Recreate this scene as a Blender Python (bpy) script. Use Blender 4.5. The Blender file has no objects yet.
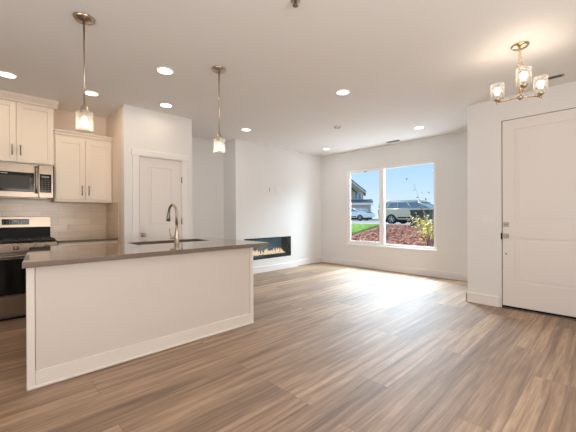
import bpy, bmesh, math, random
from mathutils import Vector, Matrix
random.seed(7)
PI = math.pi
C = bpy.context.scene.collection
SC = bpy.context.scene

# ---------------------------------------------------------------- camera, world, sun, added daylight fill lamps, exposure
cam_d = bpy.data.cameras.new('camera'); cam = bpy.data.objects.new('camera', cam_d); C.objects.link(cam)
YAW, PITCH, ROLL, HCAM = 0.8069, -0.002, -0.004, 1.227
cam.matrix_world = (Matrix.Translation((0, 0, HCAM)) @ Matrix.Rotation(YAW, 4, 'Z')
                    @ Matrix.Rotation(PI/2 + PITCH, 4, 'X') @ Matrix.Rotation(-ROLL, 4, 'Z').inverted())
cam_d.sensor_width = 36; cam_d.lens = 36*314/576; cam_d.clip_start = .05; cam_d.clip_end = 500
SC.camera = cam
SC.view_settings.view_transform = 'Standard'; SC.view_settings.look = 'None'
SC.view_settings.gamma = 1; SC.view_settings.use_curve_mapping = False
SC.view_settings.exposure = 0.0
SC.cycles.use_denoising = True
SC.cycles.max_bounces = 12; SC.cycles.diffuse_bounces = 7; SC.cycles.transparent_max_bounces = 16
SC.cycles.sample_clamp_indirect = 4; SC.cycles.caustics_reflective = False; SC.cycles.caustics_refractive = False

w = bpy.data.worlds.new('sky'); SC.world = w; w.use_nodes = True
wn, wl = w.node_tree.nodes, w.node_tree.links
wn.clear()
wo = wn.new('ShaderNodeOutputWorld'); bg = wn.new('ShaderNodeBackground'); tc = wn.new('ShaderNodeTexCoord')
sep = wn.new('ShaderNodeSeparateXYZ'); cr = wn.new('ShaderNodeValToRGB')
cr.color_ramp.elements[0].position = 0.0; cr.color_ramp.elements[0].color = (.80, .95, 1.08, 1)
cr.color_ramp.elements[1].position = .5; cr.color_ramp.elements[1].color = (.30, .60, 1.02, 1)
e = cr.color_ramp.elements.new(.14); e.color = (.50, .78, 1.05, 1)
wl.new(tc.outputs['Generated'], sep.inputs[0]); wl.new(sep.outputs['Z'], cr.inputs[0])
wl.new(cr.outputs[0], bg.inputs[0]); bg.inputs[1].default_value = 1.0; wl.new(bg.outputs[0], wo.inputs[0])

SUN_DIR = Vector((1.1, -.22, -1.0)).normalized()
sd = bpy.data.lights.new('sun', 'SUN'); sd.energy = 8.0; sd.angle = .01; sd.color = (1, .95, .86)
so = bpy.data.objects.new('sun', sd); C.objects.link(so); so.location = (-10, 12, 12)
so.rotation_euler = SUN_DIR.to_track_quat('-Z', 'Y').to_euler()

def area(name, loc, direction, sx, sy, power, col, shape='RECTANGLE'):
    d = bpy.data.lights.new(name, 'AREA'); d.shape = shape; d.size = sx
    if shape == 'RECTANGLE': d.size_y = sy
    d.energy = power; d.color = col
    o = bpy.data.objects.new(name, d); C.objects.link(o); o.location = loc
    o.rotation_euler = Vector(direction).to_track_quat('-Z', 'Z' if abs(direction[2]) < .5 else 'Y').to_euler()
    return o
FILL_BACK = 106; FILL_RIGHT = 84; FILL_FRONT = 900; FILL_BOUNCE = 72
area('rear_fill_light', (-.6, -2.56, 1.12), (0, .66, .75), 2.7, 2.05, FILL_BACK, (.98, .985, 1.0))  # added fill lamp at the unseen rear wall; no patio door is built
area('side_fill_light', (1.56, 1.2, 1.5), (-.95, .1, .25), 1.7, 1.5, FILL_RIGHT, (1.0, .96, .92))  # added fill lamp against the unseen right wall, brightening floor and island

area('front_window_fill', (-3.5, 7.55, 3.25), (.06, -.85, -.55), 3.4, 1.5, FILL_FRONT, (.76, .91, 1.0))  # added lamp outside, above the window, for cool light and floor sheen
area('ground_bounce_fill', (-3.5, 7.15, .10), (0, -.62, .78), 2.6, .7, FILL_BOUNCE, (.66, .88, 1.0))  # added lamp below the sill, standing in for light off the ground

# ---------------------------------------------------------------- materials
def new_mat(name):
    m = bpy.data.materials.new(name); m.use_nodes = True
    return m, m.node_tree.nodes, m.node_tree.links, m.node_tree.nodes['Principled BSDF']

def pm(name, col, rough=.5, metal=0, noise=0, nscale=20, bump=0, bscale=200, spec=.5, emit=None, es=0, coat=0):
    m, n, l, b = new_mat(name)
    b.inputs['Base Color'].default_value = (*col, 1); b.inputs['Roughness'].default_value = rough
    b.inputs['Metallic'].default_value = metal; b.inputs['Specular IOR Level'].default_value = spec
    b.inputs['Coat Weight'].default_value = coat
    t = n.new('ShaderNodeTexCoord')
    if noise:
        nz = n.new('ShaderNodeTexNoise'); nz.inputs['Scale'].default_value = nscale; nz.inputs['Detail'].default_value = 4
        mx = n.new('ShaderNodeMixRGB'); mx.inputs[1].default_value = (*[c*(1-noise) for c in col], 1)
        mx.inputs[2].default_value = (*[min(1, c*(1+noise)) for c in col], 1)
        l.new(t.outputs['Object'], nz.inputs['Vector']); l.new(nz.outputs['Fac'], mx.inputs[0]); l.new(mx.outputs[0], b.inputs['Base Color'])
    if bump:
        nb = n.new('ShaderNodeTexNoise'); nb.inputs['Scale'].default_value = bscale
        bp = n.new('ShaderNodeBump'); bp.inputs['Strength'].default_value = bump; bp.inputs['Distance'].default_value = .004
        l.new(t.outputs['Object'], nb.inputs['Vector']); l.new(nb.outputs['Fac'], bp.inputs['Height']); l.new(bp.outputs[0], b.inputs['Normal'])
    if emit:
        b.inputs['Emission Color'].default_value = (*emit, 1); b.inputs['Emission Strength'].default_value = es
    return m

def pane_mat(name, tint=(1, 1, 1), refl=.08, rough=.02):
    m = bpy.data.materials.new(name); m.use_nodes = True; n, l = m.node_tree.nodes, m.node_tree.links; n.clear()
    o = n.new('ShaderNodeOutputMaterial'); tr = n.new('ShaderNodeBsdfTransparent'); gl = n.new('ShaderNodeBsdfGlossy')
    lw = n.new('ShaderNodeLayerWeight'); lw.inputs[0].default_value = .35
    mp = n.new('ShaderNodeMapRange'); mp.inputs[3].default_value = refl; mp.inputs[4].default_value = .9
    pw = n.new('ShaderNodeMath'); pw.operation = 'POWER'; pw.inputs[1].default_value = 5
    mx = n.new('ShaderNodeMixShader')
    tr.inputs[0].default_value = (*tint, 1); gl.inputs['Roughness'].default_value = rough
    l.new(lw.outputs['Facing'], pw.inputs[0]); l.new(pw.outputs[0], mp.inputs[0]); l.new(mp.outputs[0], mx.inputs[0])
    l.new(tr.outputs[0], mx.inputs[1]); l.new(gl.outputs[0], mx.inputs[2]); l.new(mx.outputs[0], o.inputs[0])
    return m

def seeded_glass(name):
    m = bpy.data.materials.new(name); m.use_nodes = True; n, l = m.node_tree.nodes, m.node_tree.links; n.clear()
    o = n.new('ShaderNodeOutputMaterial'); tr = n.new('ShaderNodeBsdfTransparent'); gl = n.new('ShaderNodeBsdfGlossy')
    tl = n.new('ShaderNodeBsdfTranslucent'); gl.inputs['Roughness'].default_value = .15; tr.inputs[0].default_value = (.97, .97, .97, 1)
    a = n.new('ShaderNodeAddShader'); mx = n.new('ShaderNodeMixShader'); mx2 = n.new('ShaderNodeMixShader'); mx2.inputs[0].default_value = .4
    vo = n.new('ShaderNodeTexVoronoi'); vo.inputs['Scale'].default_value = 90; t = n.new('ShaderNodeTexCoord')
    lw = n.new('ShaderNodeLayerWeight'); lw.inputs[0].default_value = .4
    mr = n.new('ShaderNodeMapRange'); mr.inputs[1].default_value = .0; mr.inputs[2].default_value = .5; mr.inputs[3].default_value = .26; mr.inputs[4].default_value = .06
    ad = n.new('ShaderNodeMath'); ad.operation = 'ADD'
    ml = n.new('ShaderNodeMath'); ml.operation = 'MULTIPLY'; ml.inputs[1].default_value = .3
    l.new(t.outputs['Object'], vo.inputs['Vector']); l.new(vo.outputs['Distance'], mr.inputs[0])
    l.new(lw.outputs['Facing'], ml.inputs[0]); l.new(ml.outputs[0], ad.inputs[0]); l.new(mr.outputs[0], ad.inputs[1])
    l.new(ad.outputs[0], mx.inputs[0]); l.new(tr.outputs[0], mx.inputs[1])
    l.new(tl.outputs[0], mx2.inputs[1]); l.new(gl.outputs[0], mx2.inputs[2]); l.new(mx2.outputs[0], mx.inputs[2]); l.new(mx.outputs[0], o.inputs[0])
    return m

def emis(name, col, s):
    m = bpy.data.materials.new(name); m.use_nodes = True; n, l = m.node_tree.nodes, m.node_tree.links; n.clear()
    o = n.new('ShaderNodeOutputMaterial'); em = n.new('ShaderNodeEmission'); em.inputs[0].default_value = (*col, 1); em.inputs[1].default_value = s
    l.new(em.outputs[0], o.inputs[0]); return m

def floor_mat():
    m, n, l, b = new_mat('plank_floor')
    t = n.new('ShaderNodeTexCoord'); mp = n.new('ShaderNodeMapping'); mp.inputs['Rotation'].default_value = (0, 0, PI/2)
    l.new(t.outputs['Object'], mp.inputs['Vector'])
    br = n.new('ShaderNodeTexBrick'); br.offset = .37; br.offset_frequency = 3; br.squash = 1
    br.inputs['Color1'].default_value = (0, 0, 0, 1); br.inputs['Color2'].default_value = (1, 1, 1, 1); br.inputs['Mortar'].default_value = (.5, .5, .5, 1)
    br.inputs['Scale'].default_value = 1; br.inputs['Mortar Size'].default_value = .0022; br.inputs['Mortar Smooth'].default_value = .3
    br.inputs['Brick Width'].default_value = 1.5; br.inputs['Row Height'].default_value = .225
    l.new(mp.outputs[0], br.inputs['Vector'])
    # grain, shifted from plank to plank
    sp = n.new('ShaderNodeSeparateXYZ'); l.new(mp.outputs[0], sp.inputs[0])
    off = n.new('ShaderNodeMath'); off.operation = 'MULTIPLY'; off.inputs[1].default_value = 37.0
    l.new(br.outputs['Color'], off.inputs[0])
    cb = n.new('ShaderNodeCombineXYZ')
    sx = n.new('ShaderNodeMath'); sx.operation = 'MULTIPLY'; sx.inputs[1].default_value = .9; l.new(sp.outputs[0], sx.inputs[0])
    sy = n.new('ShaderNodeMath'); sy.operation = 'MULTIPLY'; sy.inputs[1].default_value = 19.0; l.new(sp.outputs[1], sy.inputs[0])
    l.new(sx.outputs[0], cb.inputs[0]); l.new(sy.outputs[0], cb.inputs[1]); l.new(off.outputs[0], cb.inputs[2])
    nz = n.new('ShaderNodeTexNoise'); nz.inputs['Scale'].default_value = 1.0; nz.inputs['Detail'].default_value = 7; nz.inputs['Roughness'].default_value = .6
    nz.inputs['Distortion'].default_value = .45
    l.new(cb.outputs[0], nz.inputs['Vector'])
    n2 = n.new('ShaderNodeTexNoise'); n2.inputs['Scale'].default_value = 5.0; n2.inputs['Detail'].default_value = 5
    l.new(cb.outputs[0], n2.inputs['Vector'])
    r1 = n.new('ShaderNodeValToRGB'); el = r1.color_ramp.elements
    el[0].position = .30; el[0].color = (.13, .066, .033, 1); el[1].position = .72; el[1].color = (.52, .355, .23, 1)
    k = el.new(.48); k.color = (.32, .197, .112, 1)
    l.new(nz.outputs['Fac'], r1.inputs[0])
    # plank tone
    r2 = n.new('ShaderNodeValToRGB'); r2.color_ramp.elements[0].color = (.72, .69, .66, 1); r2.color_ramp.elements[1].color = (1.24, 1.25, 1.27, 1)
    l.new(br.outputs['Color'], r2.inputs[0])
    mu = n.new('ShaderNodeMixRGB'); mu.blend_type = 'MULTIPLY'; mu.inputs[0].default_value = 1
    l.new(r1.outputs[0], mu.inputs[1]); l.new(r2.outputs[0], mu.inputs[2])
    r3 = n.new('ShaderNodeValToRGB'); r3.color_ramp.elements[0].position = .36; r3.color_ramp.elements[0].color = (.74, .70, .66, 1)
    r3.color_ramp.elements[1].position = .55; r3.color_ramp.elements[1].color = (1, 1, 1, 1)
    l.new(n2.outputs['Fac'], r3.inputs[0])
    m2 = n.new('ShaderNodeMixRGB'); m2.blend_type = 'MULTIPLY'; m2.inputs[0].default_value = .95
    l.new(mu.outputs[0], m2.inputs[1]); l.new(r3.outputs[0], m2.inputs[2])
    # knots
    vo = n.new('ShaderNodeTexVoronoi'); vo.inputs['Scale'].default_value = .9
    cb2 = n.new('ShaderNodeCombineXYZ'); s2 = n.new('ShaderNodeMath'); s2.operation = 'MULTIPLY'; s2.inputs[1].default_value = 2.4
    l.new(sp.outputs[1], s2.inputs[0]); l.new(sp.outputs[0], cb2.inputs[0]); l.new(s2.outputs[0], cb2.inputs[1])
    l.new(cb2.outputs[0], vo.inputs['Vector'])
    r4 = n.new('ShaderNodeValToRGB'); r4.color_ramp.elements[0].position = .008; r4.color_ramp.elements[0].color = (.3, .22, .18, 1)
    r4.color_ramp.elements[1].position = .04; r4.color_ramp.elements[1].color = (1, 1, 1, 1)
    l.new(vo.outputs['Distance'], r4.inputs[0])
    m3 = n.new('ShaderNodeMixRGB'); m3.blend_type = 'MULTIPLY'; m3.inputs[0].default_value = .8
    l.new(m2.outputs[0], m3.inputs[1]); l.new(r4.outputs[0], m3.inputs[2])
    m4 = n.new('ShaderNodeMixRGB'); m4.blend_type = 'MIX'; m4.inputs[2].default_value = (.11, .075, .05, 1)
    l.new(m3.outputs[0], m4.inputs[1])
    mm = n.new('ShaderNodeMath'); mm.operation = 'MULTIPLY'; mm.inputs[1].default_value = .55
    l.new(br.outputs['Fac'], mm.inputs[0]); l.new(mm.outputs[0], m4.inputs[0])
    l.new(m4.outputs[0], b.inputs['Base Color'])
    b.inputs['Roughness'].default_value = .60; b.inputs['Specular IOR Level'].default_value = 1.0; b.inputs['Coat Weight'].default_value = .7; b.inputs['Coat Roughness'].default_value = .52
    bp = n.new('ShaderNodeBump'); bp.inputs['Strength'].default_value = .03; bp.inputs['Distance'].default_value = .002
    l.new(nz.outputs['Fac'], bp.inputs['Height']); l.new(bp.outputs[0], b.inputs['Normal'])
    return m

def tile_mat():
    m, n, l, b = new_mat('backsplash_tile')
    t = n.new('ShaderNodeTexCoord'); sp = n.new('ShaderNodeSeparateXYZ'); cb = n.new('ShaderNodeCombineXYZ')
    ad = n.new('ShaderNodeMath'); ad.operation = 'ADD'
    l.new(t.outputs['Object'], sp.inputs[0]); l.new(sp.outputs[0], ad.inputs[0]); l.new(sp.outputs[1], ad.inputs[1])
    l.new(ad.outputs[0], cb.inputs[0]); l.new(sp.outputs[2], cb.inputs[1])
    br = n.new('ShaderNodeTexBrick'); br.inputs['Scale'].default_value = 1; br.inputs['Brick Width'].default_value = .40; br.inputs['Row Height'].default_value = .1
    br.inputs['Mortar Size'].default_value = .002; br.inputs['Color1'].default_value = (.66, .51, .36, 1); br.inputs['Color2'].default_value = (.74, .59, .43, 1)
    br.inputs['Mortar'].default_value = (.5, .43, .36, 1)
    l.new(cb.outputs[0], br.inputs['Vector'])
    nz = n.new('ShaderNodeTexNoise'); nz.inputs['Scale'].default_value = 6; nz.inputs['Detail'].default_value = 4
    mp = n.new('ShaderNodeMapping'); mp.inputs['Scale'].default_value = (1, 1, 9)
    l.new(t.outputs['Object'], mp.inputs['Vector']); l.new(mp.outputs[0], nz.inputs['Vector'])
    r = n.new('ShaderNodeValToRGB'); r.color_ramp.elements[0].color = (.8, .78, .75, 1); r.color_ramp.elements[1].color = (1.1, 1.1, 1.1, 1)
    l.new(nz.outputs['Fac'], r.inputs[0]); mu = n.new('ShaderNodeMixRGB'); mu.blend_type = 'MULTIPLY'; mu.inputs[0].default_value = .7
    l.new(br.outputs['Color'], mu.inputs[1]); l.new(r.outputs[0], mu.inputs[2]); l.new(mu.outputs[0], b.inputs['Base Color'])
    b.inputs['Roughness'].default_value = .22
    return m

def siding_mat(name, col):
    m, n, l, b = new_mat(name)
    t = n.new('ShaderNodeTexCoord'); wv = n.new('ShaderNodeTexWave'); wv.bands_direction = 'Z'; wv.wave_profile = 'SAW'
    wv.inputs['Scale'].default_value = 1.6; l.new(t.outputs['Object'], wv.inputs['Vector'])
    mx = n.new('ShaderNodeMixRGB'); mx.inputs[1].default_value = (*[c*.8 for c in col], 1); mx.inputs[2].default_value = (*col, 1)
    l.new(wv.outputs['Fac'], mx.inputs[0]); l.new(mx.outputs[0], b.inputs['Base Color']); b.inputs['Roughness'].default_value = .8
    return m

def mulch_mat():
    m, n, l, b = new_mat('bark_mulch')
    t = n.new('ShaderNodeTexCoord'); nz = n.new('ShaderNodeTexVoronoi'); nz.inputs['Scale'].default_value = 9
    l.new(t.outputs['Object'], nz.inputs['Vector'])
    r = n.new('ShaderNodeValToRGB'); e = r.color_ramp.elements
    e[0].color = (.09, .035, .022, 1); e[1].color = (.42, .20, .14, 1); k = e.new(.5); k.color = (.22, .085, .05, 1)
    l.new(nz.outputs['Color'], r.inputs[0]); l.new(r.outputs[0], b.inputs['Base Color']); b.inputs['Roughness'].default_value = .95
    return m

WALL = pm('wall_paint', (.79, .785, .775), .65, bump=.06, bscale=260)
WALLK = pm('kitchen_wall_paint', (.82, .70, .58), .6, bump=.06, bscale=260)
CEIL = pm('ceiling_paint', (.82, .815, .80), .8, bump=.08, bscale=180)
TRIM = pm('trim_paint', (.84, .82, .80), .4, noise=.01)
DOORP = pm('door_paint', (.80, .765, .735), .42, noise=.01)
CAB = pm('cabinet_paint', (.82, .735, .63), .38, noise=.015, nscale=3)
ISL = pm('island_paint', (.67, .61, .555), .5, noise=.02, nscale=2)
FLOOR = floor_mat(); TILE = tile_mat()
CTOP = pm('quartz_countertop', (.17, .125, .09), .09, noise=.12, nscale=60, spec=1.0, coat=.8)
STEEL = pm('brushed_steel', (.30, .245, .195), .30, 1, noise=.06, nscale=8)
STEELD = pm('dark_steel', (.25, .23, .21), .3, 1, noise=.05)
NICK = pm('brushed_nickel', (.50, .42, .33), .28, 1, noise=.05, nscale=30)
BRASS = pm('warm_brass', (.66, .48, .28), .25, 1, noise=.05, nscale=30)
BLACK = pm('black_enamel', (.006, .006, .006), .5, noise=.1, spec=.22)
IRON = pm('cast_iron', (.018, .017, .017), .5, noise=.2, nscale=50)
BGLASS = pm('black_glass', (.008, .008, .007), .08, noise=.1, spec=.22)
GLASSIN = pm('microwave_window_mesh', (.05, .044, .038), .35, noise=.1, nscale=200, spec=.25)
PLAST = pm('white_plastic', (.82, .81, .79), .4, noise=.01)
GREYP = pm('grey_plastic', (.35, .34, .33), .5, noise=.05)
SLOT = pm('dark_slot', (.05, .05, .05), .6, noise=.1)
VINYL = pm('window_vinyl', (.90, .905, .91), .35, noise=.01)
PANE = pane_mat('window_glass', (.98, .99, 1), .008)
FGLASS = pane_mat('fireplace_glass', (.82, .95, 1), .05)
SHADE = seeded_glass('seeded_glass')
BULB = emis('glowing_bulb', (1, .80, .55), 9)
LENS = emis('downlight_lens', (1, .95, .88), 7)
DISP = emis('display_digits', (.55, .85, 1), .6)
TEAL = pm('fireplace_back_panel', (.04, .11, .14), .3, noise=.3, nscale=4, emit=(.10, .30, .38), es=.06)
FLAME = emis('flame', (1, .50, .30), 1.6)
EMBER = emis('ember_glow', (1, .66, .42), 1.2)
BULBG = pm('frosted_socket', (.8, .7, .55), .3, noise=.02)

# ---------------------------------------------------------------- mesh helpers
class MB:
    def __init__(s): s.bm = bmesh.new()
    def box(s, x0, x1, y0, y1, z0, z1, bev=0, seg=1):
        x0, x1 = min(x0, x1), max(x0, x1); y0, y1 = min(y0, y1), max(y0, y1); z0, z1 = min(z0, z1), max(z0, z1)
        t = bmesh.new(); bmesh.ops.create_cube(t, size=1)
        for v in t.verts: v.co = Vector(((x0+x1)/2 + v.co.x*(x1-x0), (y0+y1)/2 + v.co.y*(y1-y0), (z0+z1)/2 + v.co.z*(z1-z0)))
        if bev: bmesh.ops.bevel(t, geom=t.edges[:], offset=min(bev, .45*min(x1-x0, y1-y0, z1-z0)), segments=seg, affect='EDGES', profile=.5)
        s._merge(t); return s
    def _merge(s, t, smooth=False):
        bmesh.ops.recalc_face_normals(t, faces=t.faces)
        me = bpy.data.meshes.new('tmp')
        for f in t.faces: f.smooth = smooth
        t.to_mesh(me); t.free(); s.bm.from_mesh(me); bpy.data.meshes.remove(me)
    def prism(s, pts, axis, a0, a1, bev=0):
        """pts: 2D outline; axis 'X': (y,z), 'Y': (x,z), 'Z': (x,y)"""
        def P(u, v, a): return {'X': (a, u, v), 'Y': (u, a, v), 'Z': (u, v, a)}[axis]
        t = bmesh.new(); A = [t.verts.new(P(u, v, a0)) for u, v in pts]; B = [t.verts.new(P(u, v, a1)) for u, v in pts]; k = len(pts)
        t.faces.new(A); t.faces.new(B[::-1])
        for i in range(k): t.faces.new((A[i], A[(i+1) % k], B[(i+1) % k], B[i]))
        if bev:
            es = [e for e in t.edges if (e.verts[0] in A) == (e.verts[1] in A)]
            bmesh.ops.bevel(t, geom=es, offset=bev, segments=2, affect='EDGES', profile=.5)
        s._merge(t); return s
    def tube(s, path, r, seg=12, cap=True):
        path = [Vector(p) for p in path]; k = len(path)
        rs = r if isinstance(r, (list, tuple)) else [r]*k
        t = bmesh.new(); rings = []; up = None
        for i, p in enumerate(path):
            d = (path[min(i+1, k-1)] - path[max(i-1, 0)]).normalized()
            if up is None: up = Vector((0, 0, 1)) if abs(d.z) < .9 else Vector((1, 0, 0))
            a = d.cross(up)
            if a.length < 1e-4: a = d.cross(Vector((0, 1, 0)))
            a.normalize(); b = a.cross(d).normalized(); up = b
            rings.append([t.verts.new(p + (a*math.cos(2*PI*j/seg) + b*math.sin(2*PI*j/seg))*rs[i]) for j in range(seg)])
        for i in range(k-1):
            for j in range(seg): t.faces.new((rings[i][j], rings[i][(j+1) % seg], rings[i+1][(j+1) % seg], rings[i+1][j]))
        if cap: t.faces.new(rings[0]); t.faces.new(rings[-1])
        s._merge(t, True); return s
    def lathe(s, c, prof, seg=24, axis='Z', smooth=True):
        """prof: (radius, height) list around an axis through c"""
        t = bmesh.new(); rings = []
        def P(r, h, a):
            x, y = r*math.cos(a), r*math.sin(a)
            return Vector(c) + Vector({'Z': (x, y, h), 'X': (h, x, y), 'Y': (x, h, y)}[axis])
        for r, h in prof:
            rings.append([t.verts.new(P(max(r, 1e-4), h, 2*PI*j/seg)) for j in range(seg)])
        for i in range(len(prof)-1):
            for j in range(seg): t.faces.new((rings[i][j], rings[i][(j+1) % seg], rings[i+1][(j+1) % seg], rings[i+1][j]))
        if prof[0] != prof[-1]:
            t.faces.new(rings[0]); t.faces.new(rings[-1])
        s._merge(t, smooth); return s
    def ball(s, c, r, sz=1, seg=16):
        t = bmesh.new(); bmesh.ops.create_uvsphere(t, u_segments=seg, v_segments=seg//2+2, radius=r)
        for v in t.verts: v.co = Vector((v.co.x, v.co.y, v.co.z*sz)) + Vector(c)
        s._merge(t, True); return s
    def torus(s, c, R, r, normal='X', seg=20, seg2=8, sx=1):
        t = bmesh.new(); rings = []
        for i in range(seg):
            a = 2*PI*i/seg; ring = []
            for j in range(seg2):
                b = 2*PI*j/seg2; u = (R + r*math.cos(b))*math.cos(a)*sx; v = (R + r*math.cos(b))*math.sin(a); q = r*math.sin(b)
                ring.append(t.verts.new(Vector(c) + Vector({'X': (q, u, v), 'Y': (u, q, v), 'Z': (u, v, q)}[normal])))
            rings.append(ring)
        for i in range(seg):
            for j in range(seg2): t.faces.new((rings[i][j], rings[(i+1) % seg][j], rings[(i+1) % seg][(j+1) % seg2], rings[i][(j+1) % seg2]))
        s._merge(t, True); return s
    def poly(s, faces):
        t = bmesh.new()
        for f in faces: t.faces.new([t.verts.new(p) for p in f])
        me = bpy.data.meshes.new('tmp'); t.to_mesh(me); t.free(); s.bm.from_mesh(me); bpy.data.meshes.remove(me); return s
    def build(s, name, mat, parent=None, origin=None):
        """mesh given in world coordinates when parent is placed; origin = world point of the object's own origin"""
        o = Vector(origin) if origin is not None else (ROOT(parent) if parent else Vector((0, 0, 0)))
        for v in s.bm.verts: v.co -= o
        me = bpy.data.meshes.new(name); s.bm.to_mesh(me); s.bm.free()
        for m in (mat if isinstance(mat, list) else [mat]): me.materials.append(m)
        ob = bpy.data.objects.new(name, me); C.objects.link(ob)
        if parent: ob.parent = parent
        else: ob.location = o
        return ob

def ROOT(o):
    while o.parent: o = o.parent
    return Vector(o.location)

def tag(o, label=None, cat=None, group=None, kind=None):
    if label: o['label'] = label
    if cat: o['category'] = cat
    if group: o['group'] = group
    if kind: o['kind'] = kind
    return o
def thing(name, label, cat, loc=(0, 0, 0), group=None, rz=0):
    o = bpy.data.objects.new(name, None); o.empty_display_size = .1; C.objects.link(o)
    o.location = loc; o.rotation_euler = (0, 0, rz); return tag(o, label, cat, group)
def struct(name, mb, mat, label=None):
    return tag(mb.build(name, mat), label, None, None, 'structure')
def copy_tree(o, parent=None):
    c = o.copy(); C.objects.link(c); c.parent = parent
    for ch in list(o.children): copy_tree(ch, c)
    return c

H = 2.763
XK, XP, XR, XC, XL = -5.55, -4.67, -5.72, -5.27, -5.37     # kitchen, pantry, recess, fireplace chase, living side wall
YP0, YP1, YC0, YC1, YW, YE = 1.36, 2.36, 3.60, 5.36, 6.37, 4.90
XE, XRT, YB = -1.45, 1.60, -2.60
T = .14
# ---------------------------------------------------------------- shell
struct('floor', MB().box(-6.0, XRT+T, YB-T, YW+.15, -.12, 0), FLOOR, 'light brown oak-look plank floor')
struct('ceiling', MB().box(-6.0, XRT+T, YB-T, YW+.15, H, H+.15), CEIL, 'smooth white ceiling')
struct('wall_kitchen', MB().box(XK-T, XK, YB, YP0, 0, H), WALLK, 'wall behind range and cabinets')
# pantry box
DY0, DY1, DZ = 1.562, 2.180, 2.070
struct('wall_pantry', MB().box(XP-.1, XP, YP0, DY0-.012, 0, H).box(XP-.1, XP, DY1+.012, YP1, 0, H).box(XP-.1, XP, DY0-.012, DY1+.012, DZ+.012, H), WALL, 'pantry wall with white door')
struct('wall_pantry_left', MB().box(XK, XP-.1, YP0, YP0+.1, 0, H), WALLK)
struct('wall_pantry_right', MB().box(XR, XP-.1, YP1-.1, YP1, 0, H), WALL)
struct('wall_pantry_inside', MB().box(XK-.14, XK-.04, YP0+.1, YP1-.1, 0, H), WALL)
struct('wall_recess', MB().box(XR-T, XR, YP1-.1, YC0, 0, H), WALL)
# chase with hole for the fireplace
FY0, FY1, FZ0, FZ1 = 3.80, 5.135, .288, .742
struct('wall_fireplace', MB().box(XR-T, XC, YC0, FY0, 0, H).box(XR-T, XC, FY1, YC1, 0, H).box(XR-T, XC, FY0, FY1, 0, FZ0).box(XR-T, XC, FY0, FY1, FZ1, H)
       .box(XR-T, XC-.24, FY0, FY1, FZ0, FZ1), WALL, 'white chimney breast with long built-in fireplace')
struct('wall_left', MB().box(XL-T, XL, YC1, YW, 0, H), WALL)
# window wall
WX0, WX1, WZ0, WZ1 = -4.555, -2.445, .530, 2.300
struct('wall_front', MB().box(XR, WX0, YW, YW+.15, 0, H).box(WX1, XE, YW, YW+.15, 0, H).box(WX0, WX1, YW, YW+.15, 0, WZ0).box(WX0, WX1, YW, YW+.15, WZ1, H), WALL, 'pale wall with the large window')
struct('wall_living_right', MB().box(XE, XE+T, YE+T, YW, 0, H), WALL)
# entry wall
EX0, EX1, EZ = -1.052, -.105, 2.470
struct('wall_entry', MB().box(XE, EX0, YE, YE+T, 0, H).box(EX1, XRT, YE, YE+T, 0, H).box(EX0, EX1, YE, YE+T, EZ, H), WALL, 'wall holding the tall front door')
struct('wall_right', MB().box(XRT, XRT+T, YB, YE+T, 0, .6).box(XRT, XRT+T, YB, .2, .6, 2.4).box(XRT, XRT+T, 2.2, YE+T, .6, 2.4).box(XRT, XRT+T, YB, YE+T, 2.4, H).box(XRT+.1, XRT+T, .2, 2.2, .6, 2.4), WALL)
struct('wall_back', MB().box(-6.0, XRT+T, YB-T, YB, 0, H), WALL)
# baseboards
def base(name, x0, x1, y0, y1, axis, side):
    m = MB(); t, h = .016, .135
    if axis == 'Y':
        m.box(x0, x0+side*t, y0, y1, 0, h, .004); m.box(x0, x0+side*.006, y0, y1, h, h+.006)
    else:
        m.box(x0, x1, y0, y0+side*t, 0, h, .004); m.box(x0, x1, y0, y0+side*.006, h, h+.006)
    return struct(name, m, TRIM)
base('baseboard_front', XL, XE, YW, 0, 'X', -1)
base('baseboard_left', XL, 0, YC1, YW, 'Y', 1)
base('baseboard_fireplace', XC, 0, YC0-.016, YC1+.016, 'Y', 1)
base('baseboard_chase_side', XR, XC, YC0, 0, 'X', -1)
base('baseboard_recess', XR, 0, YP1, YC0, 'Y', 1)
base('baseboard_pantry', XP, 0, YP0, DY0-.10, 'Y', 1)
base('baseboard_pantry_right', XP, 0, DY1+.10, YP1+.016, 'Y', 1)
base('baseboard_entry', XE-.016, EX0-.012, YE, 0, 'X', -1)
base('baseboard_entry_right', EX1+.02, XRT, YE, 0, 'X', -1)
base('baseboard_living_right', XE, 0, YE-.016, YW, 'Y', -1)
base('baseboard_right', XRT, 0, YB, YE, 'Y', -1)
base('baseboard_back', -5.55, XRT, YB, 0, 'X', 1)

# ---------------------------------------------------------------- front window
wroot = thing('window_1', 'large white-framed two-part window looking onto street', None, ((WX0+WX1)/2, YW, WZ0)); wroot['kind'] = 'structure'
wf = MB(); y0, y1 = YW+.012, YW+.075
MX0, MX1 = -3.672, -3.572
for a in ((WX0, WX0+.055, WZ0, WZ1), (WX1-.045, WX1, WZ0, WZ1), (WX0+.055, MX0, WZ0, WZ0+.05), (MX1, WX1-.045, WZ0, WZ0+.05), (WX0+.055, MX0, WZ1-.045, WZ1), (MX1, WX1-.045, WZ1-.045, WZ1), (MX0, MX1, WZ0, WZ1)):
    wf.box(a[0], a[1], y0, y1, a[2], a[3])
wf.build('window_frame', VINYL, wroot)
sa = MB(); sx0, sx1, sz0, sz1 = WX0+.055, MX0, WZ0+.05, WZ1-.045
for a in ((sx0, sx0+.035, sz0, sz1), (sx1-.012, sx1, sz0, sz1), (sx0+.035, sx1-.012, sz0, sz0+.035), (sx0+.035, sx1-.012, sz1-.03, sz1)):
    sa.box(a[0], a[1], y0-.006, y0+.02, a[2], a[3])
sa.build('window_sash', VINYL, wroot)
MB().box(sx0+.03, sx1-.008, y0+.022, y0+.028, sz0+.03, sz1-.025).build('window_pane', PANE, wroot)
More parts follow.
